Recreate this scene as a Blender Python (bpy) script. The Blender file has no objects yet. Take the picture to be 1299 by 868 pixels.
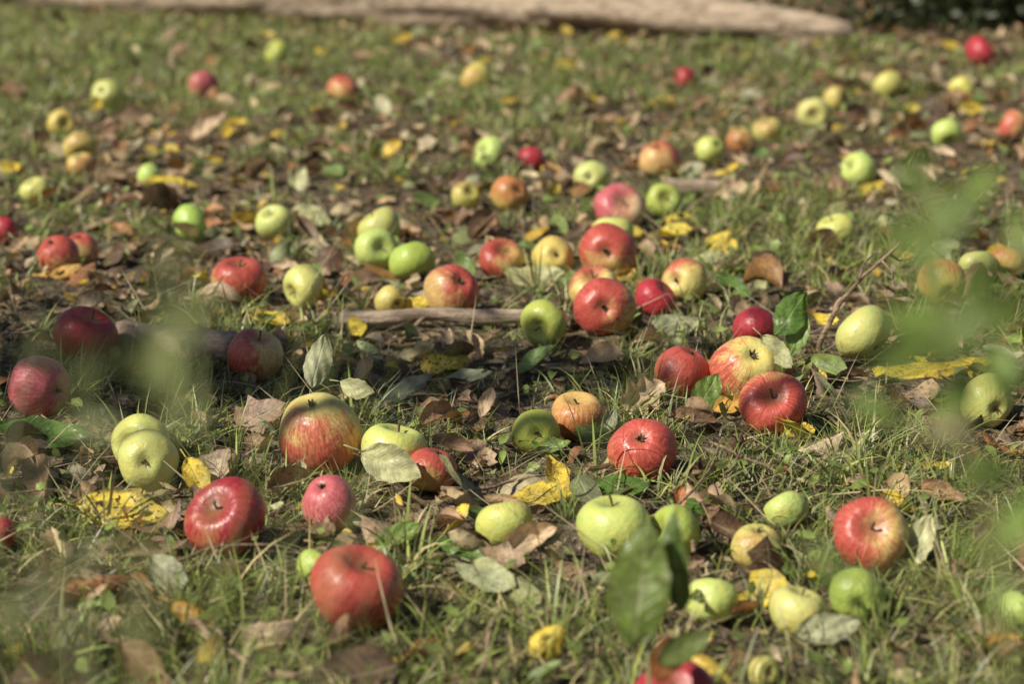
import bpy, math, numpy as np
from mathutils import Matrix, Vector
rng = np.random.default_rng(11)
sc = bpy.context.scene
sc.view_settings.view_transform = 'Standard'
sc.view_settings.look = 'None'
sc.view_settings.exposure = 0

# ------------------------------------------------------------ camera
H = 0.62; F = 2600.0; TH = math.radians(14.03)
ST, CT = math.sin(TH), math.cos(TH)
cd = bpy.data.cameras.new("camera"); cam = bpy.data.objects.new("camera", cd)
sc.collection.objects.link(cam); sc.camera = cam
cam.location = (0, 0, H); cam.rotation_euler = (math.pi/2 - TH, 0, 0)
cd.sensor_width = 36; cd.lens = F/1299*36
cd.clip_start = 0.02; cd.clip_end = 2000
cd.dof.use_dof = True; cd.dof.focus_distance = 2.12; cd.dof.aperture_fstop = 5.0

def on_ground(u, v, hh=0.0):
    """ground survey: where the sight line (u,v) meets the plane at height hh"""
    U = (u-649.5)/F; V = (v-434)/F
    z = (H-hh)/(ST+V*CT)
    return np.array([U*z, z*(CT-V*ST), hh]), z
def at_depth(u, v, z):
    U = (u-649.5)/F; V = (v-434)/F
    return np.array([U*z, z*(CT-V*ST), H - z*(ST+V*CT)])

# ------------------------------------------------------------ light
sun_to = np.array([-0.74, -0.44, 0.80]); sun_to /= np.linalg.norm(sun_to)
sl = bpy.data.lights.new("sun", 'SUN'); sl.energy = 5.0; sl.angle = math.radians(0.5); sl.color = (1.0, 0.94, 0.80)
so = bpy.data.objects.new("sun", sl); sc.collection.objects.link(so)
so.rotation_euler = Vector(sun_to).to_track_quat('Z', 'Y').to_euler()
w = bpy.data.worlds.new("World"); sc.world = w; w.use_nodes = True
nt = w.node_tree; bg = nt.nodes['Background']
sky = nt.nodes.new('ShaderNodeTexSky'); sky.sky_type = 'NISHITA'; sky.sun_disc = False
sky.sun_elevation = math.asin(sun_to[2]); sky.sun_rotation = math.atan2(sun_to[0], sun_to[1]) % (2*math.pi)
nt.links.new(sky.outputs[0], bg.inputs[0]); bg.inputs[1].default_value = 0.05

# ------------------------------------------------------------ helpers
def pnoise(x, y, scale, seed, n=14):
    r = np.random.default_rng(seed); out = 0
    for i in range(n):
        a = r.uniform(0, 2*math.pi); k = scale*r.uniform(0.5, 1.8); p = r.uniform(0, 2*math.pi)
        out = out + np.sin((x*math.cos(a)+y*math.sin(a))*k+p)
    return out/math.sqrt(n)*1.0
def terrain(x, y):
    return 0.006*pnoise(x, y, 5, 1) + 0.0028*pnoise(x, y, 28, 2)

def build(name, V, Q, cols=None, lps=None, mat=None, smooth=True, parent=None, extra=None):
    V = np.asarray(V, dtype=np.float32); Q = np.asarray(Q, dtype=np.int32)
    me = bpy.data.meshes.new(name)
    me.vertices.add(len(V)); me.vertices.foreach_set('co', V.ravel())
    me.loops.add(Q.size); me.loops.foreach_set('vertex_index', Q.ravel())
    me.polygons.add(len(Q)); me.polygons.foreach_set('loop_start', np.arange(0, Q.size, 4, dtype=np.int32))
    try: me.polygons.foreach_set('loop_total', np.full(len(Q), 4, dtype=np.int32))
    except Exception: pass
    me.polygons.foreach_set('use_smooth', np.full(len(Q), smooth))
    me.update(calc_edges=True)
    def addattr(nm, arr):
        a = me.attributes.new(nm, 'FLOAT_VECTOR', 'POINT')
        a.data.foreach_set('vector', np.asarray(arr, dtype=np.float32).ravel())
    if cols is not None: addattr('Col', cols)
    if lps is not None: addattr('lp', lps)
    if extra:
        for k, a in extra.items(): addattr(k, a)
    if mat: me.materials.append(mat)
    ob = bpy.data.objects.new(name, me); sc.collection.objects.link(ob)
    if parent: ob.parent = parent
    return ob

class Acc:
    def __init__(s): s.V=[]; s.Q=[]; s.C=[]; s.L=[]; s.n=0
    def add(s, V, Q, C, L):
        s.V.append(V); s.Q.append(Q+s.n); s.C.append(C); s.L.append(L); s.n += len(V)
    def build(s, name, mat, **k):
        return build(name, np.concatenate(s.V), np.concatenate(s.Q), np.concatenate(s.C), np.concatenate(s.L), mat, **k)

def unit(a): return a/np.maximum(np.linalg.norm(a, axis=-1, keepdims=True), 1e-9)

def leaves(cen, n, d, L, W, cs, ct, col, spot, lobed=None, twist=None, nt_=6, ns=4, seedv=None, wr=0.03):
    """N leaves. cen (N,3), n normals, d length dirs"""
    N = len(cen); n = unit(n); d = unit(d - n*np.sum(n*d, axis=1, keepdims=True)); x = np.cross(d, n)
    t = np.linspace(0, 1, nt_+1); s = np.linspace(-1, 1, ns+1)
    T, S = np.meshgrid(t, s, indexing='ij'); T = T.ravel()[None]; S = S.ravel()[None]
    prof = np.power(np.clip(np.sin(np.pi*np.clip(T, 0.0, 1)**0.88), 0, 1), 0.72)+0.012
    if seedv is None: seedv = rng.uniform(0, 50, N)
    sv = seedv[:, None]
    edge = np.ones((N, T.shape[1]))
    if lobed is not None:
        edge = 1 + lobed[:, None]*(0.30*np.sin(T*22+sv)+0.12*np.sin(T*41+sv*3+S*2))*np.abs(S)
    edge = edge*(1+0.05*np.sin(T*30+sv*5)*np.abs(S)) 
    lx = S*W[:, None]*0.5*prof*edge
    ly = (T-0.5)*L[:, None]
    cz = cs[:, None]*W[:, None]*(np.abs(S)**1.6)*prof*0.5
    lx = lx*(1-0.35*np.clip(np.abs(cs[:, None]), 0, 1)*np.abs(S))
    tt = (T-0.5)
    cz = cz + ct[:, None]*L[:, None]*(tt**2*1.6 - 0.15 + 0.5*tt**3)
    ly = ly*(1-0.5*np.abs(ct[:, None])*np.abs(tt)*1.2)
    cz = cz + L[:, None]*wr*(np.sin(T*13+sv+S*3)*np.sin(S*5+sv*2+T*4)) 
    if twist is not None:
        a = twist[:, None]*tt; lx, cz = lx*np.cos(a)-cz*np.sin(a), lx*np.sin(a)+cz*np.cos(a)
    V = cen[:, None]+lx[..., None]*x[:, None]+ly[..., None]*d[:, None]+cz[..., None]*n[:, None]
    M = V.shape[1]
    idx = np.arange((nt_+1)*(ns+1)).reshape(nt_+1, ns+1)
    q = np.stack([idx[:-1, :-1], idx[:-1, 1:], idx[1:, 1:], idx[1:, :-1]], -1).reshape(-1, 4)
    Q = (q[None]+(np.arange(N)*M)[:, None, None]).reshape(-1, 4)
    C = np.repeat(col[:, None], M, 1).reshape(-1, 3)
    LP = np.stack([np.broadcast_to(S, (N, M)), np.broadcast_to(T, (N, M)), np.repeat(spot[:, None], M, 1)], -1).reshape(-1, 3)
    return V.reshape(-1, 3), Q, C, LP

def tube(pts, rad, sides=8, rough=0.0, col=(0.2, 0.15, 0.1), sd=0):
    pts = np.asarray(pts, float); K = len(pts); rad = np.asarray(rad, float)
    tan = unit(np.gradient(pts, axis=0))
    ref = np.array([0, 0, 1.0]) if abs(tan[0][2]) < 0.8 else np.array([0, 1.0, 0])
    a = unit(np.cross(tan, ref)); b = np.cross(a, tan)
    ang = np.linspace(0, 2*np.pi, sides, endpoint=False)
    rr = rad[:, None]*np.ones(sides)
    if rough:
        r = np.random.default_rng(sd)
        k = np.arange(K)[:, None]
        rr = rr*(1+rough*(np.sin(ang*2+k*0.35+sd)+0.7*np.sin(ang*5+k*0.21)+0.5*np.sin(ang*9-k*0.6)+r.normal(0, .35, (K, sides)))*0.5)
    V = pts[:, None]+rr[..., None]*(np.cos(ang)[None, :, None]*a[:, None]+np.sin(ang)[None, :, None]*b[:, None])
    V = V.reshape(-1, 3)
    idx = np.arange(K*sides).reshape(K, sides); nx = np.roll(idx, -1, 1)
    q = np.stack([idx[:-1], nx[:-1], nx[1:], idx[1:]], -1).reshape(-1, 4)
    c0 = len(V); V = np.vstack([V, pts[0]-tan[0]*rad[0]*.2, pts[-1]+tan[-1]*rad[-1]*.2])
    caps = []
    for j in range(0, sides, 2):
        caps.append([c0, idx[0][(j+2) % sides], idx[0][(j+1) % sides], idx[0][j]])
        caps.append([c0+1, idx[-1][j], idx[-1][(j+1) % sides], idx[-1][(j+2) % sides]])
    q = np.vstack([q, np.array(caps)])
    C = np.tile(np.array(col, float), (len(V), 1)); 
    al = np.concatenate([np.repeat(np.linspace(0, 1, K), sides), [0, 1]])
    LP = np.stack([np.zeros(len(V)), al, np.zeros(len(V))], -1)
    return V, q, C, LP
def curve_pts(p0, p1, n, wob, sd=0, sag=0):
    r = np.random.default_rng(sd); t = np.linspace(0, 1, n)[:, None]
    p = np.asarray(p0)*(1-t)+np.asarray(p1)*t
    L = np.linalg.norm(np.asarray(p1)-np.asarray(p0))
    for k in (1, 2, 3, 5):
        p = p+np.sin(t*np.pi*k)*r.normal(0, 1, 3)*wob*L/k
    p[:, 2] -= sag*np.sin(np.linspace(0, np.pi, n))
    return p

# ------------------------------------------------------------ materials
class MB:
    def __init__(s, name):
        s.m = bpy.data.materials.new(name); s.m.use_nodes = True; s.t = s.m.node_tree
        s.b = s.t.nodes['Principled BSDF']; s.out = s.t.nodes['Material Output']
    def n(s, ty, **k):
        x = s.t.nodes.new(ty)
        for a, v in k.items(): setattr(x, a, v)
        return x
    def l(s, a, b): s.t.links.new(a, b)
    def setin(s, sock, v):
        if isinstance(v, bpy.types.NodeSocket): s.l(v, sock)
        elif v is not None:
            if isinstance(v, tuple) and len(v) == 3 and sock.type == 'RGBA': v = v+(1,)
            sock.default_value = v
    def math(s, op, a, b=None, c=None, clamp=False):
        x = s.n('ShaderNodeMath', operation=op, use_clamp=clamp)
        s.setin(x.inputs[0], a); s.setin(x.inputs[1], b); s.setin(x.inputs[2], c); return x.outputs[0]
    def mix(s, f, a, b, mode='MIX'):
        x = s.n('ShaderNodeMix', data_type='RGBA', blend_type=mode)
        s.setin(x.inputs[0], f); s.setin(x.inputs[6], a); s.setin(x.inputs[7], b); return x.outputs[2]
    def attr(s, nm): return s.n('ShaderNodeAttribute', attribute_name=nm)
    def sep(s, v):
        x = s.n('ShaderNodeSeparateXYZ'); s.l(v, x.inputs[0]); return x.outputs
    def comb(s, a, b, c):
        x = s.n('ShaderNodeCombineXYZ'); s.setin(x.inputs[0], a); s.setin(x.inputs[1], b); s.setin(x.inputs[2], c); return x.outputs[0]
    def noise(s, vec, scale, detail=3, rough=.55, dist=0):
        x = s.n('ShaderNodeTexNoise'); x.inputs['Scale'].default_value = scale; x.inputs['Detail'].default_value = detail
        x.inputs['Roughness'].default_value = rough; x.inputs['Distortion'].default_value = dist
        s.l(vec, x.inputs['Vector']); return x.outputs['Fac']
    def ramp(s, v, lo, hi, a=0.0, b=1.0):
        x = s.n('ShaderNodeMapRange', interpolation_type='SMOOTHSTEP')
        s.setin(x.inputs[0], v); x.inputs[1].default_value = lo; x.inputs[2].default_value = hi
        x.inputs[3].default_value = a; x.inputs[4].default_value = b; return x.outputs[0]
    def bump(s, h, st, dist=0.01):
        x = s.n('ShaderNodeBump'); x.inputs['Strength'].default_value = st; x.inputs['Distance'].default_value = dist
        s.l(h, x.inputs['Height']); return x.outputs[0]
    def obj(s): return s.n('ShaderNodeTexCoord').outputs['Object']

def mat_leaf(name, transl=0.3, rough=0.5):
    m = MB(name); c = m.attr('Col').outputs['Color']; lp = m.sep(m.attr('lp').outputs['Vector'])
    P = m.obj()
    as_ = m.math('ABSOLUTE', lp[0])
    mid = m.ramp(as_, 0.02, 0.10, 1, 0)
    k = m.math('FRACT', m.math('SUBTRACT', m.math('MULTIPLY', lp[1], 8.5), m.math('MULTIPLY', as_, 1.8)))
    side = m.ramp(m.math('ABSOLUTE', m.math('SUBTRACT', k, 0.5)), 0.02, 0.13, 1, 0)
    vein = m.math('MAXIMUM', mid, m.math('MULTIPLY', side, 0.5))
    n1 = m.noise(P, 60, 3); n2 = m.noise(P, 210, 2)
    col = m.mix(m.ramp(n1, .3, .7), m.mix(1.0, c, (0.58, 0.56, 0.56), 'MULTIPLY'), m.mix(1.0, c, (1.25, 1.2, 1.15), 'MULTIPLY'))
    col = m.mix(m.math('MULTIPLY', vein, 0.40), col, m.mix(0.45, c, (0.75, 0.68, 0.42)))
    sp = m.math('MULTIPLY', m.ramp(n2, .56, .63), lp[2])
    col = m.mix(sp, col, (0.07, 0.04, 0.02))
    edge = m.math('MULTIPLY', m.ramp(m.math('ADD', as_, m.math('MULTIPLY', n1, 0.5)), 1.05, 1.3), m.math('MULTIPLY', lp[2], 0.8))
    col = m.mix(edge, col, (0.12, 0.06, 0.025))
    m.setin(m.b.inputs['Base Color'], col); m.b.inputs['Roughness'].default_value = rough
    m.b.inputs['Specular IOR Level'].default_value = 0.4
    h = m.math('ADD', m.math('MULTIPLY', vein, -0.6), n2)
    bp = m.bump(h, 0.5, 0.0015); m.l(bp, m.b.inputs['Normal'])
    tr = m.n('ShaderNodeBsdfTranslucent'); m.setin(tr.inputs[0], m.mix(1.0, col, (1.2, 1.15, .7), 'MULTIPLY'))
    mx = m.n('ShaderNodeMixShader'); mx.inputs[0].default_value = transl
    m.l(m.b.outputs[0], mx.inputs[1]); m.l(tr.outputs[0], mx.inputs[2]); m.l(mx.outputs[0], m.out.inputs[0])
    return m.m
def mat_grass():
    m = MB('grass_blade'); c = m.attr('Col').outputs['Color']
    m.setin(m.b.inputs['Base Color'], c); m.b.inputs['Roughness'].default_value = 0.40; m.b.inputs['Specular IOR Level'].default_value = 0.5
    tr = m.n('ShaderNodeBsdfTranslucent'); m.l(c, tr.inputs[0])
    mx = m.n('ShaderNodeMixShader'); mx.inputs[0].default_value = 0.22
    m.l(m.b.outputs[0], mx.inputs[1]); m.l(tr.outputs[0], mx.inputs[2]); m.l(mx.outputs[0], m.out.inputs[0]); return m.m
def mat_ground():
    m = MB('soil'); P = m.obj()
    a = m.noise(P, 3.0, 2); b = m.noise(P, 40, 4, .65); c = m.noise(P, 160, 3, .7)
    col = m.mix(m.ramp(b, .32, .72), (0.050, 0.036, 0.025), (0.23, 0.175, 0.12))
    col = m.mix(m.ramp(c, .53, .74), col, (0.46, 0.37, 0.26))
    col = m.mix(m.math('MULTIPLY', m.ramp(a, .45, .6), 0.35), col, (0.10, 0.115, 0.045))
    v = m.n('ShaderNodeTexVoronoi'); v.inputs['Scale'].default_value = 55; m.l(P, v.inputs['Vector'])
    hs = m.sep(v.outputs['Color'])
    col = m.mix(m.ramp(hs[0], .72, .8), col, m.mix(hs[1], (0.10, 0.06, 0.035), (0.40, 0.30, 0.17)))
    m.setin(m.b.inputs['Base Color'], col); m.b.inputs['Roughness'].default_value = 0.95
    m.b.inputs['Specular IOR Level'].default_value = 0.15
    h = m.math('ADD', m.math('MULTIPLY', b, 1.0), m.math('MULTIPLY', c, .5)); h = m.math('ADD', h, m.math('MULTIPLY', v.outputs['Distance'], .8))
    m.l(m.bump(h, 1.0, 0.014), m.b.inputs['Normal']); return m.m
def mat_wood(name, c1, c2, sx=6, ang=False):
    m = MB(name); P = m.obj()
    mp = m.n('ShaderNodeMapping'); mp.inputs['Scale'].default_value = (sx, 55, 55); m.l(P, mp.inputs[0])
    a = m.noise(mp.outputs[0], 1.0, 5, .7, .6); b = m.noise(P, 25, 4, .6)
    col = m.mix(m.ramp(a, .35, .65), c1, c2); col = m.mix(m.math('MULTIPLY', m.ramp(b, .5, .75), .5), col, (0.12, 0.09, 0.06))
    m.setin(m.b.inputs['Base Color'], col); m.b.inputs['Roughness'].default_value = 0.85; m.b.inputs['Specular IOR Level'].default_value = .2
    m.l(m.bump(m.math('ADD', a, m.math('MULTIPLY', b, .5)), .9, 0.01), m.b.inputs['Normal']); return m.m
def mat_apple():
    m = MB('apple_skin'); base = m.attr('base').outputs['Color']; red = m.attr('red').outputs['Color']
    par = m.sep(m.attr('par').outputs['Vector'])
    uo = m.attr('un').outputs['Vector']; u = m.sep(uo)
    rad = m.math('SQRT', m.math('ADD', m.math('MULTIPLY', u[0], u[0]), m.math('ADD', m.math('MULTIPLY', u[1], u[1]), 0.002)))
    cx = m.math('DIVIDE', u[0], rad); cy = m.math('DIVIDE', u[1], rad)
    sv = m.comb(m.math('ADD', m.math('MULTIPLY', cx, 3.4), par[2]), m.math('MULTIPLY', cy, 3.4), m.math('MULTIPLY', u[2], .80))
    st = m.noise(sv, 3.8, 5, .80)
    off = m.n('ShaderNodeVectorMath', operation='ADD'); m.l(uo, off.inputs[0]); m.l(m.comb(par[2], par[2], par[2]), off.inputs[1]); Q = off.outputs[0]
    bl = m.noise(Q, 1.9, 3, .55); fine = m.noise(Q, 14, 3, .6)
    f = par[0]
    mm = m.math('ADD', m.math('MULTIPLY', f, 1.70), m.math('MULTIPLY', m.math('SUBTRACT', st, .5), 2.7))
    mm = m.math('ADD', mm, m.math('MULTIPLY', m.math('SUBTRACT', bl, .5), 2.2))
    mm = m.math('ADD', mm, m.math('MULTIPLY', m.math('SUBTRACT', fine, .5), .8))
    mm = m.math('MULTIPLY', m.math('SUBTRACT', mm, .38), m.ramp(f, 0.0, .15), clamp=True)
    bc = m.mix(m.ramp(bl, .35, .65), base, m.mix(1.0, base, (1.10, .98, .90), 'MULTIPLY'))
    bc = m.mix(m.math('MULTIPLY', m.ramp(fine, .4, .7), .32), bc, m.mix(1.0, base, (.66, .80, .50), 'MULTIPLY'))
    rc = m.mix(m.ramp(st, .36, .66), m.mix(1.0, red, (1.15, 2.4, 1.9), 'MULTIPLY'), m.mix(1.0, red, (.64, .55, .65), 'MULTIPLY'))
    col = m.mix(m.math('MULTIPLY', mm, .92), bc, rc)
    col = m.mix(m.math('MULTIPLY', par[1], m.ramp(fine, .3, .65, .3, .95)), col, (0.20, 0.16, 0.06))
    v = m.n('ShaderNodeTexVoronoi'); v.inputs['Scale'].default_value = 9.5; m.l(Q, v.inputs['Vector'])
    col = m.mix(m.math('MULTIPLY', m.ramp(v.outputs['Distance'], .05, .15, 1, 0), .48), col, (0.66, 0.54, 0.32))
    v2 = m.n('ShaderNodeTexVoronoi'); v2.inputs['Scale'].default_value = 2.3; m.l(Q, v2.inputs['Vector'])
    hb = m.sep(v2.outputs['Color'])
    bd = m.math('ADD', v2.outputs['Distance'], m.math('MULTIPLY', fine, .22))
    bm = m.math('MULTIPLY', m.ramp(bd, .13, .22, 1, 0), m.ramp(hb[0], .60, .62))
    col = m.mix(m.math('MULTIPLY', bm, .75), col, (0.10, 0.05, 0.02))
    dirt = m.math('MULTIPLY', m.ramp(m.noise(Q, 4, 5, .72), .55, .75), .32)
    col = m.mix(dirt, col, (0.26, .18, .09))
    m.setin(m.b.inputs['Base Color'], col)
    m.setin(m.b.inputs['Roughness'], m.ramp(fine, .3, .7, .30, .48)); m.b.inputs['Specular IOR Level'].default_value = .5
    m.l(m.bump(m.math('ADD', m.math('ADD', m.noise(Q, 4, 3), m.math('MULTIPLY', fine, .10)), m.math('MULTIPLY', bm, -.4)), .38, 0.004), m.b.inputs['Normal']); return m.m
def mat_plain(name, c, r=.8):
    m = MB(name); P = m.obj(); n = m.noise(P, 300, 3)
    m.setin(m.b.inputs['Base Color'], m.mix(n, tuple(x*.6 for x in c), tuple(x*1.4 for x in c))); m.b.inputs['Roughness'].default_value = r; return m.m

M_leaf = mat_leaf('dead_leaf', .18, .45); M_green = mat_leaf('living_leaf', .30, .34)
M_grass = mat_grass(); M_soil = mat_ground(); M_apple = mat_apple()
M_log = mat_wood('weathered_wood', (0.30, 0.225, 0.16), (0.64, 0.50, 0.37))
M_branch = mat_wood('pale_bark', (0.30, 0.22, 0.16), (0.66, 0.51, 0.38), 12)
M_stick = mat_wood('bark', (0.14, 0.095, 0.065), (0.42, 0.30, 0.20), 12)
M_stem = mat_plain('apple_stem', (0.10, 0.065, 0.035))

# ------------------------------------------------------------ ground
def axis(lo, hi, n, far):
    c = np.linspace(lo, hi, n); out = [-far, -far/3, -far/10, -far/30]; out2 = [far/30, far/10, far/3, far]
    return np.concatenate([[v for v in out if v < lo-0.3], c, [v for v in out2 if v > hi+0.3]])
xs = axis(-3.2, 3.2, 330, 600); ys = axis(0.0, 9.5, 500, 600)
X, Y = np.meshgrid(xs, ys, indexing='ij')
near = (np.abs(X) < 3.3) & (Y > -.1) & (Y < 9.6)
Z = terrain(X, Y)+near*(0.0026*pnoise(X, Y, 110, 5)+rng.normal(0, .0016, X.shape))
V = np.stack([X, Y, Z], -1).reshape(-1, 3)
idx = np.arange(X.size).reshape(X.shape)
Q = np.stack([idx[:-1, :-1], idx[1:, :-1], idx[1:, 1:], idx[:-1, 1:]], -1).reshape(-1, 4)
build('ground', V, Q, mat=M_soil)

# ------------------------------------------------------------ apples
G = dict(base=(.44,.58,.12), red=(.45,.20,.06), amt=.0)
G2 = dict(base=(.60,.67,.21), red=(.55,.24,.13), amt=.12)
Yl = dict(base=(.66,.62,.18), red=(.55,.20,.09), amt=.26)
O = dict(base=(.66,.51,.17), red=(.52,.11,.05), amt=.52)
S = dict(base=(.72,.62,.22), red=(.54,.050,.050), amt=.58)
R = dict(base=(.66,.51,.18), red=(.52,.036,.043), amt=.78)
Dp = dict(base=(.5,.20,.09), red=(.43,.015,.034), amt=1.12)
Pk = dict(base=(.68,.52,.27), red=(.56,.060,.095), amt=.72)
A = [
(135,116,40,G2,'r'),(258,105,40,Pk,'r'),(436,116,44,R,'r'),(352,68,34,G,'r'),(604,97,42,Yl,'r'),(869,102,32,Dp,'r'),
(1127,106,40,G2,'r'),(1244,62,43,Dp,'r'),(1220,112,36,Yl,'r'),(1201,172,42,G2,'r'),(1284,162,42,S,'r'),(1032,141,42,G2,'r'),
(1060,124,36,O,'r'),(974,160,40,Yl,'r'),(939,172,38,O,'r'),(901,188,38,G2,'r'),(837,203,54,R,'k'),(674,202,37,Dp,'r'),
(623,199,43,G2,'r'),(750,224,46,G2,'c'),(647,245,49,O,'r'),(590,248,38,Yl,'r'),(842,250,46,G,'r'),(786,259,66,Pk,'s'),
(777,289,55,G2,'u'),(1090,217,48,G2,'r'),(1060,291,50,G2,'u'),(1240,331,50,G2,'r'),(1278,328,48,O,'r'),(1195,365,64,O,'r'),
(101,185,44,Yl,'r'),(78,156,38,Yl,'r'),(103,205,38,O,'r'),(45,237,40,G2,'r'),(240,278,50,G,'r'),(348,277,48,G2,'r'),(190,222,34,G2,'r'),
(73,318,56,R,'k'),(102,309,48,R,'r'),(4,290,40,Dp,'r'),(304,353,70,R,'u'),(386,360,57,G2,'r'),
(482,285,57,G2,'u'),(477,313,57,G2,'r'),(521,323,60,G,'r'),(635,324,58,R,'u'),(702,326,56,Yl,'r'),(771,322,76,R,'c'),
(753,361,64,S,'u'),(767,392,79,R,'c'),(690,412,62,G,'r'),(831,380,54,Dp,'r'),(868,361,60,S,'c'),(574,369,73,R,'k2'),(495,383,40,Yl,'r'),
(108,430,80,Dp,'u'),(51,487,84,Pk,'r'),(323,446,73,S,'u'),(180,556,78,G2,'r'),(187,580,80,G2,'c'),
(405,540,110,S,'k'),(500,562,88,G2,'u'),(547,586,66,R,'r'),(680,543,62,G,'c'),(733,523,72,O,'u'),(815,571,88,R,'k2'),
(867,472,76,R,'k'),(947,470,90,S,'k2'),(957,425,60,Dp,'r'),(980,518,86,R,'s'),(1095,434,76,G2,'r'),
(287,653,106,Dp,'u'),(417,631,74,Pk,'k'),(452,737,120,R,'u'),(640,656,76,Yl,'u'),(780,664,98,G2,'u'),(855,674,76,G,'r'),
(960,689,68,Yl,'k'),(998,649,60,G2,'r'),(902,755,68,G2,'r'),(1104,686,98,R,'s'),(1012,767,76,G2,'u'),(1086,756,72,G,'r'),
(1252,521,70,G2,'r'),(1290,776,56,G2,'r'),(855,884,112,Dp,'u'),(402,718,56,G,'r'),(968,846,42,Yl,'r'),(-4,670,50,Dp,'r'),
(1345,420,66,S,'r'),(1400,250,50,G2,'r'),(-60,400,70,Yl,'r'),(-90,560,86,R,'r'),(1390,640,86,G,'r'),(1360,760,90,R,'u'),(-70,230,50,G2,'r'),(-120,780,100,S,'r'),(200,930,110,G2,'u'),
]
def apple_mesh(r):
    NU, NV = 44, 30
    ph = np.linspace(0, np.pi, NV+1); th = np.linspace(0, 2*np.pi, NU, endpoint=False)
    PH, THE = np.meshgrid(ph, th, indexing='ij')
    sq = r.uniform(.82, .94); ecc = r.uniform(.05, .13)
    rr = np.sin(PH)**0.92*(1+ecc*np.cos(PH)) 
    zz = np.cos(PH)*sq - r.uniform(.26, .36)*np.exp(-(PH/.36)**2)+r.uniform(.18, .26)*np.exp(-((np.pi-PH)/.30)**2)
    lob = np.cos(5*THE+r.uniform(0, 6))*(0.014+.04*np.clip(-np.cos(PH), 0, 1)**1.5)*np.sin(PH)
    rr = rr*(1+lob+0.030*np.cos(2*THE+r.uniform(0, 6))+.018*np.cos(3*THE+2*PH+r.uniform(0, 6)))
    zz = zz+rr*r.normal(0, .05)*np.cos(THE+r.uniform(0, 6))
    V = np.stack([rr*np.cos(THE), rr*np.sin(THE), zz], -1)
    idx = np.arange(V.shape[0]*V.shape[1]).reshape(NV+1, NU); nx = np.roll(idx, -1, 1)
    Q = np.stack([idx[:-1], idx[1:], nx[1:], nx[:-1]], -1).reshape(-1, 4)
    cav = np.clip(1-PH/.42, 0, 1)*.9+np.clip(1-(np.pi-PH)/.3, 0, 1)
    return V.reshape(-1, 3), Q, PH.ravel(), np.clip(cav, 0, 1).ravel()
apples = []
for i, (u, v, wpx, ty, o) in enumerate(A):
    r = np.random.default_rng(500+i)
    vv = (v-434)
    z = H*F/(F*ST+vv*CT+wpx*.5*.90)
    p = at_depth(u, v, z); D = wpx*z/F; rad = D/2/1.02
    j = r.normal(0, .35, 3)
    ax = {'u': np.array([j[0], j[1]-.15, 1.]), 'k': np.array([j[0]*.5, .25+j[1]*.4, -1.]), 'k2': np.array([j[0]*.6-.1, .8, -.75]),
          'c': np.array([j[0]*.8+.2, 1., -.25]), 's': np.array([j[0]+.1, -.75, .55]), 'r': r.normal(0, 1, 3)+np.array([0, 0, .4])}[o]
    ax = ax/np.linalg.norm(ax); rf = r.normal(0, 1, 3); xa = np.cross(rf, ax); xa /= np.linalg.norm(xa); ya = np.cross(ax, xa)
    Rm = np.stack([xa, ya, ax], 1)
    V, Q, PH, cav = apple_mesh(r)
    Wd = V@Rm.T
    low = -Wd[:, 2].min()*rad
    gz = terrain(p[0], p[1])
    cz = max(gz, -0.004)+low-0.003
    nrm = unit(V)
    bd = unit(r.normal(0, .75, 3)+np.array([-.1, -.15, .75])); bl = Rm.T@bd
    amt = ty['amt']*r.uniform(.85, 1.12)
    f = np.clip(1.5*amt-.33+.6*(nrm@bl)*min(1, amt*4), 0, 1.3) if amt > 0 else np.zeros(len(V))
    n0 = len(V)
    seed = r.uniform(0, 40)
    bcol = np.array(ty['base'])*r.uniform(.88, 1.08, 3); rcol = np.array(ty['red'])*r.uniform(.85, 1.2)
    topz = V[0, 2]; sl_ = r.uniform(.22, .40)
    sp = np.array([[0, 0, topz-.03], [.02, .01, topz+sl_*.5], [r.normal(0, .08), r.normal(0, .08), topz+sl_]])
    t3 = np.linspace(0, 1, 6)[:, None]; sp = sp[0]*(1-t3)**2+2*sp[1]*t3*(1-t3)+sp[2]*t3**2
    sV, sQ, _, _ = tube(sp, np.linspace(.030, .042, 6), 6)
    bz = V[-1, 2]; cV = []; cQ = []
    for k in range(6):
        a = k*2*np.pi/6+r.uniform(-.2, .2); c, s = math.cos(a), math.sin(a); pc, ps = -s, c
        b0 = len(cV); wd = .06
        lean = r.uniform(.05, .16); tp = r.uniform(.12, .2)
        cV += [[c*.03-pc*wd, s*.03-ps*wd, bz-.005], [c*.03+pc*wd, s*.03+ps*wd, bz-.005], [c*lean+pc*.015, s*lean+ps*.015, bz-tp], [c*lean-pc*.015, s*lean-ps*.015, bz-tp]]
        cQ += [[b0, b0+1, b0+2, b0+3]]
    VV = np.vstack([V, sV, np.array(cV)]); QQ = np.vstack([Q, sQ+n0, np.array(cQ)+n0+len(sV)])
    nA = len(VV)
    full = lambda a, d: np.vstack([a, np.tile(d, (nA-n0, 1))])
    par = np.stack([f, cav, np.full(n0, seed)], -1)
    ob = build('apple', VV*rad, QQ, mat=M_apple, extra=dict(base=np.tile(bcol, (nA, 1)), red=np.tile(rcol, (nA, 1)), par=full(par, [0, 0, 0]), un=VV))
    ob.data.materials.append(M_stem)
    mi = np.zeros(len(QQ), dtype=np.int32); mi[len(Q):] = 1; ob.data.polygons.foreach_set('material_index', mi)
    m4 = Matrix([[*Rm[0], p[0]], [*Rm[1], p[1]], [*Rm[2], cz], [0, 0, 0, 1]]); ob.matrix_world = m4
    apples.append((p[0], p[1], rad))
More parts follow.
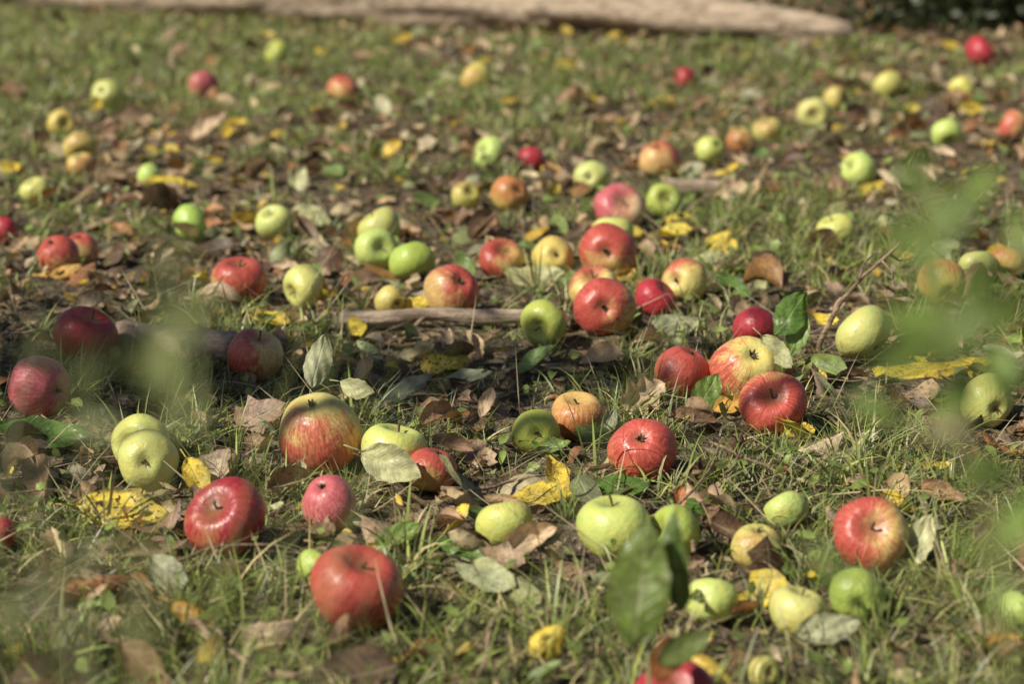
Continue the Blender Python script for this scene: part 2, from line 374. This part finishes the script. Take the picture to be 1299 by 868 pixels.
# fallen branches (laid before the litter so that nothing grows through them)
def branch(u0, v0, u1, v1, h, r0, r1, n, wob, sd, mat, side=None):
    b0, _ = on_ground(u0, v0, h); b1, _ = on_ground(u1, v1, h)
    P = curve_pts(b0, b1, n, wob, sd); ba = Acc(); ba.add(*tube(P, np.linspace(r0, r1, n), 14, .22, (.2, .15, .1), sd))
    if side:
        m1, _ = on_ground(side[0], side[1], .004); ba.add(*tube(curve_pts(P[n//2], m1, 8, .02, 6), np.linspace(r0*.45, .002, 8), 7, .1))
    ba.build('fallen_branch', mat)
    for q in P: apples.append((q[0], q[1], r1*1.0)); apples.append((q[0], q[1]-r1*1.2, r1*.9))
branch(674, 402, 425, 407, .013, .0085, .0105, 26, .010, 4, M_branch, (500, 428))
branch(300, 440, 160, 428, .018, .019, .024, 20, .015, 9, M_branch)
branch(940, 240, 850, 240, .014, .012, .018, 16, .02, 12, M_branch)
AP = np.array(apples)

# ------------------------------------------------------------ scatter helpers
def clear(x, y, k):
    ok = np.ones(len(x), bool)
    for ax_, ay, ar in AP: ok &= (x-ax_)**2+(y-ay)**2 > (ar*k)**2
    return ok
def scatter(N, y0=1.15, y1=8.6, fall=0.0, yref=3.0):
    x = rng.uniform(-3.1, 3.1, N*3); y = rng.uniform(y0, y1, N*3)
    k = (np.abs(x) < .27*y+.40)
    k &= rng.uniform(0, 1, len(x)) < np.minimum(1, (yref/y)**fall)
    return x[k], y[k]
def grassiness(x, y):
    g = 0.50+0.46*pnoise(x, y, 2.6, 21)+.44*pnoise(x, y, 9, 22)+.30*pnoise(x, y, 24, 23)
    g = g+np.where(y > 3.3, .45*np.clip(-x/1.0+.25, -1, 1), 0)     # meadow side on the left
    g = g-.55*np.exp(-(((x-.95)/.55)**2+((y-4.4)/1.1)**2))         # bare strip on the right
    g = g-.40*np.exp(-(((x+.25)/.6)**2+((y-2.55)/.3)**2))
    g = g-.20*np.exp(-(((x-.2)/.4)**2+((y-2.05)/.2)**2))
    g = g+.55*np.exp(-((y-1.50)/.22)**2)
    g = g+.55*np.exp(-(((x+.3)/1.1)**2+((y-5.9)/.9)**2))
    return np.clip(g, 0.03, 1)

# ------------------------------------------------------------ grass
def blades(x, y, Ln, Wd, az, lean, bend, col, z0=None, tipcol=None):
    N = len(x); t = np.linspace(0, 1, 5)[None]
    z0 = terrain(x, y)-.003 if z0 is None else z0
    hh = Ln[:, None]*(np.sin(lean)[:, None]*t+bend[:, None]*t**2)
    zz = Ln[:, None]*(np.cos(lean)[:, None]*t-bend[:, None]*.75*t**2.2)
    ca, sa = np.cos(az)[:, None], np.sin(az)[:, None]
    cen = np.stack([x[:, None]+hh*ca, y[:, None]+hh*sa, z0[:, None]+np.maximum(zz, .002)], -1)
    tw = az+np.pi/2+rng.normal(0, .7, N)
    wv = np.stack([np.cos(tw), np.sin(tw), rng.normal(0, .25, N)], -1)[:, None]*(Wd[:, None]*(1-t**2.2*.95)*(.6+.4*np.minimum(t*4, 1)))[..., None]*.5
    V = np.stack([cen-wv, cen+wv], 2).reshape(N, -1, 3)
    b = np.arange(4)*2; q = np.stack([b, b+1, b+3, b+2], -1)
    Q = (q[None]+(np.arange(N)*10)[:, None, None]).reshape(-1, 4)
    shade = np.repeat(np.linspace(.72, 1.12, 5), 2)[None, :, None]  # painted shade: blade colour darkens towards the root
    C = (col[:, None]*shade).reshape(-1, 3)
    return V.reshape(-1, 3), Q, C, np.zeros((N*10, 3))
def grasscol(n, dry):
    c1 = np.array([.15, .215, .045]); c2 = np.array([.45, .50, .13]); c3 = np.array([.74, .61, .31]); c4 = np.array([.28, .31, .15])
    k = rng.uniform(0, 1, (n, 1)); c = c1*(1-k)+c2*k
    m = rng.uniform(0, 1, n); c = np.where((m < .22)[:, None], c4, c); c = np.where((m > 1-dry)[:, None], c3*rng.uniform(.6, 1.1, (n, 1)), c)
    return c*rng.uniform(.7, 1.25, (n, 1))
gacc = Acc()
x, y = scatter(280000, fall=1.3, yref=2.2)
k = rng.uniform(0, 1, len(x)) < grassiness(x, y)**1.6*.9
k &= clear(x, y, .85); x, y = x[k], y[k]; n = len(x)
sc_y = 1+.12*np.clip(y-2.5, 0, 6)
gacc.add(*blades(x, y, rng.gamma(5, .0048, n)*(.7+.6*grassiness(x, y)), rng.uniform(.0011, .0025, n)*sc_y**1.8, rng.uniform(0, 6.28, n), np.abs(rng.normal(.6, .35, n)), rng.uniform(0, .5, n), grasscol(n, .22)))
nshort = n
tx, ty_ = scatter(4600, fall=.7, yref=2.4)
k = (rng.uniform(0, 1, len(tx)) < grassiness(tx, ty_)**1.3) & clear(tx, ty_, 1.1); tx, ty_ = tx[k], ty_[k]
nb = 26; T = len(tx)
a = rng.uniform(0, 6.28, (T, nb)); rr = np.abs(rng.normal(0, .013, (T, nb)))*rng.uniform(.6, 1.6, (T, 1))
x = (tx[:, None]+rr*np.cos(a)).ravel(); y = (ty_[:, None]+rr*np.sin(a)).ravel(); n = len(x)
Lt = np.repeat(rng.uniform(.028, .074, T), nb)*rng.uniform(.5, 1.25, n)
# grass in front of an apple stays trodden low
Lt = Lt*np.where(clear(x, y+.05, 1.0), 1, .6)
kk = clear(x, y, .9)
tint = np.repeat(rng.uniform(.7, 1.3, T), nb)[kk][:, None]
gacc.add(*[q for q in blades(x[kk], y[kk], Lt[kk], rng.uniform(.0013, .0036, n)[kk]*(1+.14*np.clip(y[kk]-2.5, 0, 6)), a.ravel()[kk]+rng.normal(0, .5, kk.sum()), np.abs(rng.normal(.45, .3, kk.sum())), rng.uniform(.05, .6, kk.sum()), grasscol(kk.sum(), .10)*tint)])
x, y = scatter(7000, fall=.8, yref=2.4); k = clear(x, y, 1.0); x, y = x[k], y[k]; n = len(x)
cc = np.array([.72, .59, .35])*rng.uniform(.5, 1.15, (n, 1))
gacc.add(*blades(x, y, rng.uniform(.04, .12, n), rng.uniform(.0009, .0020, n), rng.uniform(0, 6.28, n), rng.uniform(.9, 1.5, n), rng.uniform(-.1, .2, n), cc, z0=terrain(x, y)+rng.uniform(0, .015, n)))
gacc.build('grass', M_grass)

# ------------------------------------------------------------ leaf litter
PAL = np.array([[.13, .080, .050], [.30, .195, .115], [.54, .39, .24], [.70, .56, .37], [.32, .34, .17], [.78, .58, .08], [.18, .27, .07], [.42, .20, .08], [.52, .52, .33]])
PW = np.array([.16, .20, .21, .14, .08, .07, .05, .055, .045]); PW = PW/PW.sum()
lacc = Acc()
def litter(N, lmin, lmax, fall, res, curl, zmax=.012):
    x, y = scatter(N, fall=fall, yref=2.5)
    dens = .22+.78*(1-grassiness(x, y)*.85)
    k = (rng.uniform(0, 1, len(x)) < dens); x, y = x[k], y[k]
    L = rng.uniform(lmin, lmax, len(x))
    k = clear(x, y, 1.15); x, y, L = x[k], y[k], L[k]; n = len(x)
    ti = rng.choice(len(PAL), n, p=PW); col = PAL[ti]*rng.uniform(.75, 1.2, (n, 1))*rng.uniform(.93, 1.07, (n, 3))
    nr = np.stack([rng.normal(0, .46, n), rng.normal(-.18, .46, n), np.ones(n)], -1)
    d = rng.normal(0, 1, (n, 3)); d[:, 2] *= .2
    W = L*rng.uniform(.38, .68, n)
    tl = np.linalg.norm(unit(nr)[:, :2], axis=1)
    cen = np.stack([x, y, terrain(x, y)+tl*L*.28+rng.uniform(0.001, zmax, n)], -1)
    brown = np.isin(ti, [0, 1, 2, 3, 7])
    cs = rng.normal(.15, curl, n)*np.where(brown, 1.5, .7); ct = rng.normal(.05, curl*.8, n)*np.where(brown, 1.3, .7)
    lob = np.where(brown & (rng.uniform(0, 1, n) < .4), 1.0, 0.0)
    sp = np.where(ti == 5, 1.0, np.where(ti == 6, .5, .7))*rng.uniform(.3, 1, n)
    lacc.add(*leaves(cen, nr, d, L, W, cs, ct, col, sp, lob, rng.normal(0, .7, n), res[0], res[1]))
litter(15000, .008, .026, .8, (3, 2), .45, .006)
litter(5400, .026, .052, .3, (6, 4), .44)
litter(1500, .050, .080, .0, (8, 6), .38)
lacc.build('leaf_litter', M_leaf)
x, y = scatter(11000, fall=.6, yref=2.5); k = (rng.uniform(0, 1, len(x)) < grassiness(x, y)) & clear(x, y, 1.1); x, y = x[k], y[k]; n = len(x)
nr = np.stack([rng.normal(0, .5, n), rng.normal(-.2, .5, n), np.ones(n)], -1); d = rng.normal(0, 1, (n, 3))
L = rng.uniform(.008, .020, n)*(1+.08*y); wa = Acc()
wa.add(*leaves(np.stack([x, y, terrain(x, y)+rng.uniform(.004, .03, n)], -1), nr, d, L, L*rng.uniform(.4, .8, n), rng.normal(.2, .2, n), rng.normal(0, .2, n), np.array([.26, .36, .09])*rng.uniform(.5, 1.3, (n, 1)), rng.uniform(0, .4, n), None, None, 3, 2))
wa.build('ground_weeds', M_green)

# hero leaves
cY=(.84,.65,.09); cGG=(.42,.45,.28); cPG=(.62,.63,.34); cG=(.13,.25,.05); cG2=(.22,.34,.08); cT=(.70,.53,.35); cB=(.42,.25,.14); cR=(.50,.19,.07); cO=(.68,.40,.08)
HL = [
(155,648,122,.50,-8,38,cY,1,.1,.012),(496,590,86,.62,-25,62,cPG,.1,.25,.030),(404,458,74,.50,75,75,cGG,.1,.2,.07),(453,491,48,.7,-20,45,cPG,.3,.4,.05),
(518,492,74,.42,35,30,cGG,.2,.2,.012),(595,478,66,.45,5,22,cGG,.1,.2,.012),(677,347,84,.5,5,35,cPG,.1,.2,.015),(552,462,40,.8,20,48,cY,1,.1,.015),
(815,505,72,.75,25,55,cT,.2,.5,.02),(690,628,82,.5,5,30,cY,.6,.2,.01),(783,620,90,.52,10,25,cG,.2,.2,.012),(893,640,92,.5,-5,30,cG,.2,-.2,.012),
(896,500,66,.6,60,52,cG2,.4,.2,.03),(1163,690,86,.5,60,58,cPG,.1,.2,.03),(1140,642,62,.4,-35,45,cY,.5,.3,.015),(1195,632,70,.5,-30,40,cB,.2,.6,.015),
(250,606,62,.6,-60,50,cY,.5,.3,.02),(695,815,60,.8,50,55,cY,.5,.4,.015),(340,800,90,.6,10,45,cT,.3,.6,.015),(182,845,90,.6,-40,50,cB,.1,.6,.02),
(132,798,62,.6,30,60,cT,.1,.6,.02),(1270,822,60,.7,30,50,cO,.7,.3,.015),(1050,800,90,.55,10,45,cGG,.7,.4,.015),(1003,398,72,.62,55,72,cG,.2,.2,.085),
(985,447,58,.55,-50,62,cPG,.1,.3,.06),(1012,425,60,.5,65,70,cG2,.1,.3,.06),(930,368,60,.5,-40,40,cG,.1,.2,.02),(395,275,56,.6,-20,48,cPG,.1,.3,.015),
(262,165,64,.6,40,60,cT,.1,.6,.02),(378,234,46,.6,70,60,cPG,.1,.4,.02),(928,241,46,.7,10,55,cT,.1,.4,.015),(1114,238,58,.5,10,40,cY,.3,.4,.012),
(1118,288,34,.6,80,60,cPG,.1,.4,.012),(862,276,40,.6,15,45,cY,.3,.4,.012),(912,308,46,.7,45,50,cY,.6,.4,.015),(1170,472,130,.30,3,30,cY,.7,.2,.012),
(55,552,140,.42,-6,26,cG,.1,.3,.014),(215,735,86,.5,-50,45,cGG,.2,.3,.015),(622,726,56,.6,-30,50,cPG,.1,.4,.015),(1217,724,50,.6,0,45,cB,.1,.5,.012),
(522,385,52,.6,10,40,cY,.3,.3,.015),(345,404,70,.4,0,30,cY,.4,.3,.012),(66,345,86,.3,4,25,cO,.4,.3,.012),(408,368,40,.7,-50,60,cT,.1,.6,.02),
(575,565,60,.5,-25,35,cB,.2,.5,.012),(618,510,46,.5,70,50,cT,.1,.5,.015),(670,688,84,.6,25,50,cT,.3,.8,.02),(245,780,70,.5,-30,45,cO,.6,.5,.015),
(430,800,60,.5,60,50,cB,.1,.5,.02),(860,420,80,.5,20,35,cGG,.2,.3,.012),(905,335,56,.5,-10,40,cPG,.3,.3,.012),(785,350,50,.6,10,40,cO,.4,.3,.012),
(590,335,44,.5,-60,60,cG2,.1,.2,.025),(1085,580,74,.45,5,22,cGG,.1,.2,.012),(700,565,60,.5,-15,30,cG2,.2,.3,.012),(770,540,48,.6,65,55,cGG,.2,.5,.02),
(930,515,56,.6,10,40,cO,.2,.4,.02),(840,130,44,.5,10,45,cO,.2,.5,.012),(1230,138,40,.6,10,50,cY,.2,.4,.012),(765,150,44,.5,10,50,cB,.2,.6,.015),
(340,112,36,.6,20,50,cT,.2,.5,.012),(720,130,40,.7,50,55,cB,.2,.6,.015),(10,213,40,.6,0,40,cY,.2,.4,.012),(14,830,44,.6,40,50,cY,.4,.4,.012),
(862,632,34,.6,75,60,cR,.2,.4,.03),(992,598,30,.6,0,40,cR,.2,.4,.012),(120,635,60,.5,-50,50,cB,.2,.6,.01),(205,488,90,.4,-10,25,cG2,.1,.3,.012),
(1230,470,70,.4,10,35,cY,.5,.4,.012),(1180,595,60,.4,0,30,cY,.5,.4,.012),(505,680,70,.5,30,35,cG2,.2,.3,.012),(590,700,80,.4,-20,35,cG,.2,.3,.012),(930,120,40,.6,0,50,cT,.2,.6,.012),
]
for i, (u, v, lp_, asp, al, ti, c, s_, cu, hh) in enumerate(HL):
    P, z = on_ground(u, v, hh); L = lp_*z/F
    a = math.radians(al); t_ = math.radians(ti)
    r = np.random.default_rng(900+i)
    nrm = np.array([[r.normal(0, .10), -math.sin(t_), math.cos(t_)]]); d = np.array([[math.cos(a), math.sin(a)*math.cos(t_), math.sin(a)*math.sin(t_)]])
    ext = .5*L*(abs(math.sin(a))+asp*abs(math.cos(a)))*math.sin(t_)
    P[2] = max(P[2], terrain(P[0], P[1])+ext*.7+.002)
    mat = M_green if c in (cG, cG2) else M_leaf
    ac = Acc()
    ac.add(*leaves(P[None], nrm, d, np.array([L]), np.array([L*asp]), np.array([cu*r.choice([1, 1, -1])]), np.array([cu*r.normal(.3, .5)]), np.array([c]), np.array([float(s_)]),
           np.array([1.0 if c in (cB, cT) and asp > .65 else 0.0]), np.array([r.normal(0, .5)]), 18, 12))
    dd = unit(d)[0]; e = P-dd*L*.5
    pet = np.linspace(0, 1, 5)[:, None]*(-dd*L*.28+np.array([0, 0, -.002]))+e+np.array([0, 0, .0])
    ac.add(*tube(pet, np.full(5, .0007), 5, col=tuple(np.array(c)*.8)))
    ac.build('fallen_leaf', mat)

# ------------------------------------------------------------ twigs
tw = Acc()
x, y = scatter(800, fall=.7, yref=2.4)
for i in range(len(x)):
    r = np.random.default_rng(3000+i); L = r.uniform(.03, .15)*r.uniform(.5, 1); a = r.uniform(0, 6.28)
    p0 = np.array([x[i], y[i], terrain(x[i], y[i])+r.uniform(.002, .014)]); p1 = p0+np.array([math.cos(a)*L, math.sin(a)*L, r.uniform(-.01, .02)])
    if not clear(np.array([p0[0], p1[0]]), np.array([p0[1], p1[1]]), 1.0).all(): continue
    rd = r.uniform(.0007, .0022); g = r.uniform(.6, 1.4)
    tw.add(*tube(curve_pts(p0, p1, 8, .05, i), np.linspace(rd, rd*.5, 8), 6, col=(.2*g, .15*g, .1*g)))
for (u0, v0, u1, v1, rp, hh) in [(560,620,720,600,.0022,.02),(880,600,1060,560,.0025,.02),(900,560,1000,610,.002,.03),(930,640,1080,600,.0018,.02),
        (240,790,330,850,.0035,.015),(330,850,450,866,.004,.015),(600,865,640,780,.003,.01),(880,700,900,640,.0022,.02),(1120,720,1290,740,.0018,.012),
        (850,650,960,560,.0015,.03),(1010,560,1130,540,.0018,.02),(200,720,420,700,.0018,.02),(420,690,380,740,.002,.03),(1290,500,1180,470,.002,.02),(860,880,960,840,.003,.01),
        (960,575,1010,545,.0016,.03),(920,600,980,560,.0014,.035),(980,620,1040,575,.0016,.02),(890,585,950,620,.0014,.02)]:
    a_, _ = on_ground(u0, v0, hh); b_, _ = on_ground(u1, v1, hh*.5)
    tw.add(*tube(curve_pts(a_, b_, 12, .04, int(u0+v0)), np.linspace(rp, rp*.5, 12), 7, .1, (.22, .16, .11)))
tw.build('twigs', M_stick)

ut = Acc()
base, z = on_ground(1035, 470, 0); zz = z
pth = [base, at_depth(1040, 435, zz), at_depth(1065, 385, zz*.995), at_depth(1095, 350, zz*.99), at_depth(1128, 322, zz*.985), at_depth(1142, 308, zz*.98)]
def smoothpath(p, n):
    p = np.array(p); t = np.linspace(0, len(p)-1, n); i = np.clip(t.astype(int), 0, len(p)-2); f = (t-i)[:, None]; f = f*f*(3-2*f)*.5+f*.5
    return p[i]*(1-f)+p[i+1]*f
ut.add(*tube(smoothpath(pth, 24), np.linspace(.0036, .0018, 24), 7, .15, (.2, .14, .1)))
ut.add(*tube(smoothpath([at_depth(1118, 330, zz*.985), at_depth(1132, 345, zz*.98), at_depth(1133, 362, zz*.975), at_depth(1138, 372, zz*.97)], 12), np.linspace(.0018, .0010, 12), 6, .1, (.2, .14, .1)))
ut.add(*tube(smoothpath([at_depth(1090, 356, zz*.99), at_depth(1095, 336, zz*.99), at_depth(1108, 322, zz)], 10), np.linspace(.0018, .0010, 10), 6, .1, (.2, .14, .1)))
ut.add(*tube(smoothpath([at_depth(1128, 322, zz*.985), at_depth(1140, 330, zz), at_depth(1156, 328, zz)], 10), np.linspace(.0016, .0009, 10), 6, .1, (.2, .14, .1)))
ut.build('bare_twig', M_stick)

# big weathered log across the back
la = Acc(); pts = curve_pts([1.01, 6.10, .040], [-1.9, 7.45, .07], 60, .006, 20)
rad = np.interp(np.linspace(0, 1, 60), [0, .02, .08, .4, 1], [.020, .040, .066, .085, .10])
la.add(*tube(pts, rad, 26, .24, (.3, .25, .2), 8))
la.add(*tube(curve_pts([.80, 6.08, .06], [.05, 6.36, .09], 24, .012, 23), np.interp(np.linspace(0, 1, 24), [0, .2, 1], [.012, .03, .045]), 12, .25))
la.build('fallen_log', M_log)

# ------------------------------------------------------------ plants
def plant(name, stems, leafspec, mat=M_green, scol=(.28, .28, .11)):
    e = bpy.data.objects.new(name, None); sc.collection.objects.link(e)
    sa = Acc()
    for p, r0, r1 in stems: sa.add(*tube(smoothpath(p, 6*len(p)), np.linspace(r0, r1, 6*len(p)), 7, .05, scol))
    sa.build('stems', M_grass, parent=e)
    if leafspec:
        c, n, d, L, asp, col = [np.array(k) for k in zip(*leafspec)]
        N = len(c); la = Acc()
        la.add(*leaves(c, n, d, L, L*asp, rng.normal(.2, .2, N), rng.normal(-.1, .25, N), col, np.full(N, .45), None, rng.normal(0, .4, N), 12, 8)); la.build('leaves', mat, parent=e)
    return e
gp = np.array([.10, 1.28, -.005])
lf = []
def addleaf(lst, u, v, z, lpx, asp, al, ti, col, yawn=0.0):
    P = at_depth(u, v, z); a = math.radians(al); t_ = math.radians(ti)
    lst.append((P, [yawn, -math.sin(t_), math.cos(t_)], [math.cos(a), math.sin(a)*math.cos(t_), math.sin(a)*math.sin(t_)], lpx*z/F, asp, col))
addleaf(lf, 812, 742, 1.38, 165, .50, 82, 66, (.17, .25, .05), -.25)
addleaf(lf, 858, 710, 1.40, 140, .34, 98, 74, (.10, .17, .04), -.7)
addleaf(lf, 868, 822, 1.37, 90, .45, 30, 55, (.16, .22, .06), .1)
addleaf(lf, 845, 835, 1.37, 80, .50, 70, 60, (.42, .15, .06), .2)
plant('apple_seedling', [([gp, at_depth(825, 900, 1.37), at_depth(822, 830, 1.38), at_depth(838, 770, 1.40)], .0022, .0012)], lf)
# tall weed on the right close to the camera
lf = []; sp = []
z0 = .62
main = [np.array([.15, .66, 0]), at_depth(1290, 900, z0), at_depth(1265, 700, z0), at_depth(1225, 560, z0), at_depth(1205, 440, z0), at_depth(1185, 320, z0), at_depth(1165, 215, z0)]
sp.append((main, .0023, .0009))
for (u, v, l, al, ti, z, asp) in [(1160,215,80,75,70,.60,.45),(1205,285,95,20,60,.62,.55),(1150,300,85,150,60,.60,.5),(1255,400,130,20,55,.58,.55),(1165,420,130,160,60,.60,.55),
        (1240,350,85,60,60,.64,.5),(1215,500,95,70,65,.62,.5),(1205,545,80,170,55,.60,.5),(1250,600,90,10,60,.62,.45),(1110,520,90,150,50,.66,.45),(1290,660,110,60,60,.58,.4),(1240,235,85,40,60,.68,.45),(1285,300,80,80,60,.6,.5),(1270,470,100,100,60,.66,.5),
        (1180,350,90,100,60,.56,.5),(1225,420,90,30,60,.54,.5),(1195,270,80,120,60,.52,.5),(1270,760,90,80,60,.56,.3),(1230,700,80,150,60,.6,.35),(1050,720,90,130,60,.60,.3),(1140,455,90,20,60,.58,.5)]:
    g = rng.uniform(.85, 1.25); col = (.23*g, .36*g, .08*g) if (u, v) != (1205,545) else (.6, .56, .32)
    addleaf(lf, u, v, z, l, asp, al, ti, col, rng.normal(0, .3))
for (u, v, u2, v2) in [(1225,560,1110,520),(1205,440,1255,400),(1190,350,1240,250),(1265,700,1230,700),(1205,440,1165,425),(1265,700,1290,640),(1270,760,1050,720)]:
    sp.append(([at_depth(u, v, z0), at_depth((u+u2)/2, (v+v2)/2-6, z0), at_depth(u2, v2, z0)], .0011, .0005))
plant('weed', sp, lf)
lf = []; sp = []
main = [np.array([-.10, .56, 0]), at_depth(150, 960, .5), at_depth(190, 700, .5), at_depth(205, 560, .5), at_depth(215, 440, .5), at_depth(212, 330, .5)]
sp.append((main, .0011, .0005))
sp.append(([at_depth(150, 960, .5), at_depth(70, 760, .52), at_depth(30, 560, .53), at_depth(40, 430, .52)], .0010, .0004))
for (u, v, l, al, ti, z, asp) in [(215,440,130,100,60,.48,.34),(245,400,110,40,60,.50,.36),(180,460,120,150,60,.50,.34),(212,345,90,80,60,.5,.32),(120,540,90,160,50,.52,.32),(60,440,60,40,60,.5,.3),(110,470,80,60,60,.5,.3),
        (60,740,110,40,60,.52,.30),(10,790,110,110,60,.54,.32),(120,700,80,20,60,.56,.28),(170,800,90,130,60,.52,.26),(235,520,80,70,60,.50,.28)]:
    g = rng.uniform(.8, 1.2); addleaf(lf, u, v, z, l, asp, al, ti, (.24*g, .29*g, .10*g), rng.normal(0, .3))
plant('weed', sp, lf)
n = 80; x = rng.uniform(-.27, -.085, n); y = rng.uniform(.58, .95, n)
col = np.array([.42, .46, .17])*rng.uniform(.7, 1.3, (n, 1))
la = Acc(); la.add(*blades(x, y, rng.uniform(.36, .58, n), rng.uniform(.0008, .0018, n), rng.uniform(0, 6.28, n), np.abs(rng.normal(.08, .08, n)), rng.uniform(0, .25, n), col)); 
la.build('tall_grass', M_grass)

def foliage_mass(cx, cy, cz, rx, ry, rz, N, L, cols, seed, clump=.3):
    r = np.random.default_rng(seed); nc = 18
    cc = unit(r.normal(0, 1, (nc, 3)))*r.uniform(.3, .9, (nc, 1))*np.array([rx, ry, rz])+np.array([cx, cy, cz])
    k = r.integers(0, nc, N); c = cc[k]+r.normal(0, clump, (N, 3))*np.array([rx, ry, rz])
    c[:, 2] = np.abs(c[:, 2])
    n_ = r.normal(0, 1, (N, 3))+np.array([0, 0, .6]); d = r.normal(0, 1, (N, 3))
    col = np.array(cols)[r.integers(0, len(cols), N)]*r.uniform(.7, 1.2, (N, 1))
    Ls = L*r.uniform(.7, 1.3, N)
    return leaves(c, n_, d, Ls, Ls*.5, r.normal(.2, .2, N), r.normal(0, .2, N), col, np.full(N, .2), None, None, 3, 2)
e = bpy.data.objects.new('shrub', None); sc.collection.objects.link(e)
ac = Acc(); ac.add(*foliage_mass(1.78, 6.75, .18, .70, .34, .22, 6200, .042, [(.035, .060, .018), (.05, .08, .025), (.025, .04, .012)], 31)); ac.build('foliage', M_green, parent=e)  # very dark leaf colours stand in for shade in the back right corner
ac = Acc()
for i in range(9):
    ac.add(*tube(curve_pts([1.8+.05*i-.2, 6.9, 0], [1.3+.14*i, 6.7+.1*(i % 3), .40], 10, .05, i), np.linspace(.012, .003, 10), 7, .1))
ac.build('stems', M_stick, parent=e)

# apple tree standing to the left, its low limbs shade the ground at the left middle
e = bpy.data.objects.new('apple_tree', None); sc.collection.objects.link(e)
ac = Acc(); tp = np.array([-4.2, .8, 0])
ac.add(*tube(curve_pts(tp, tp+[.15, .05, 1.7], 20, .03, 2), np.linspace(.10, .06, 20), 14, .15))
def sh(px, py, hgt): return np.array([px, py, 0])+sun_to*(hgt/sun_to[2])
targets = [(sh(-.40, 2.30, 1.7), 170), (sh(-.16, 2.33, 1.75), 120), (sh(-.62, 2.34, 1.8), 200), (sh(.02, 2.33, 1.6), 50), (sh(-1.0, 2.5, 2.0), 250), (sh(-1.6, 2.3, 2.2), 450), (sh(-1.7, 3.0, 2.3), 450), (sh(-1.9, 1.8, 2.2), 450),
           (sh(-.32, 1.44, 1.5), 14), (sh(-.50, 1.98, 1.7), 24), (sh(.62, 2.25, 1.6), 16)]
fa = []
for i, (T_, nl) in enumerate(targets):
    st = tp+np.array([.12, .04, 1.2+.05*(i % 8)]); pts = curve_pts(st, T_, 16, .04, 40+i)
    ac.add(*tube(pts, np.linspace(.035, .005, 16), 8, .1))
    r = np.random.default_rng(60+i); sg = .085 if nl < 250 else .22
    c = T_+r.normal(0, 1, (nl, 3))*np.array([sg*1.3, sg*.8, sg*.55]); nn = r.normal(0, 1, (nl, 3))+np.array([0, 0, .8]); d = r.normal(0, 1, (nl, 3))
    Ls = r.uniform(.05, .085, nl); fa.append(leaves(c, nn, d, Ls, Ls*.55, r.normal(.2, .2, nl), r.normal(0, .2, nl), np.tile([.07, .12, .03], (nl, 1))*r.uniform(.7, 1.3, (nl, 1)), np.full(nl, .2), None, None, 4, 2))
ac.build('trunk', M_stick, parent=e)
fc = Acc(); [fc.add(*f) for f in fa]; fc.build('crown', M_green, parent=e)
print('blades short', nshort, 'apples', len(A))
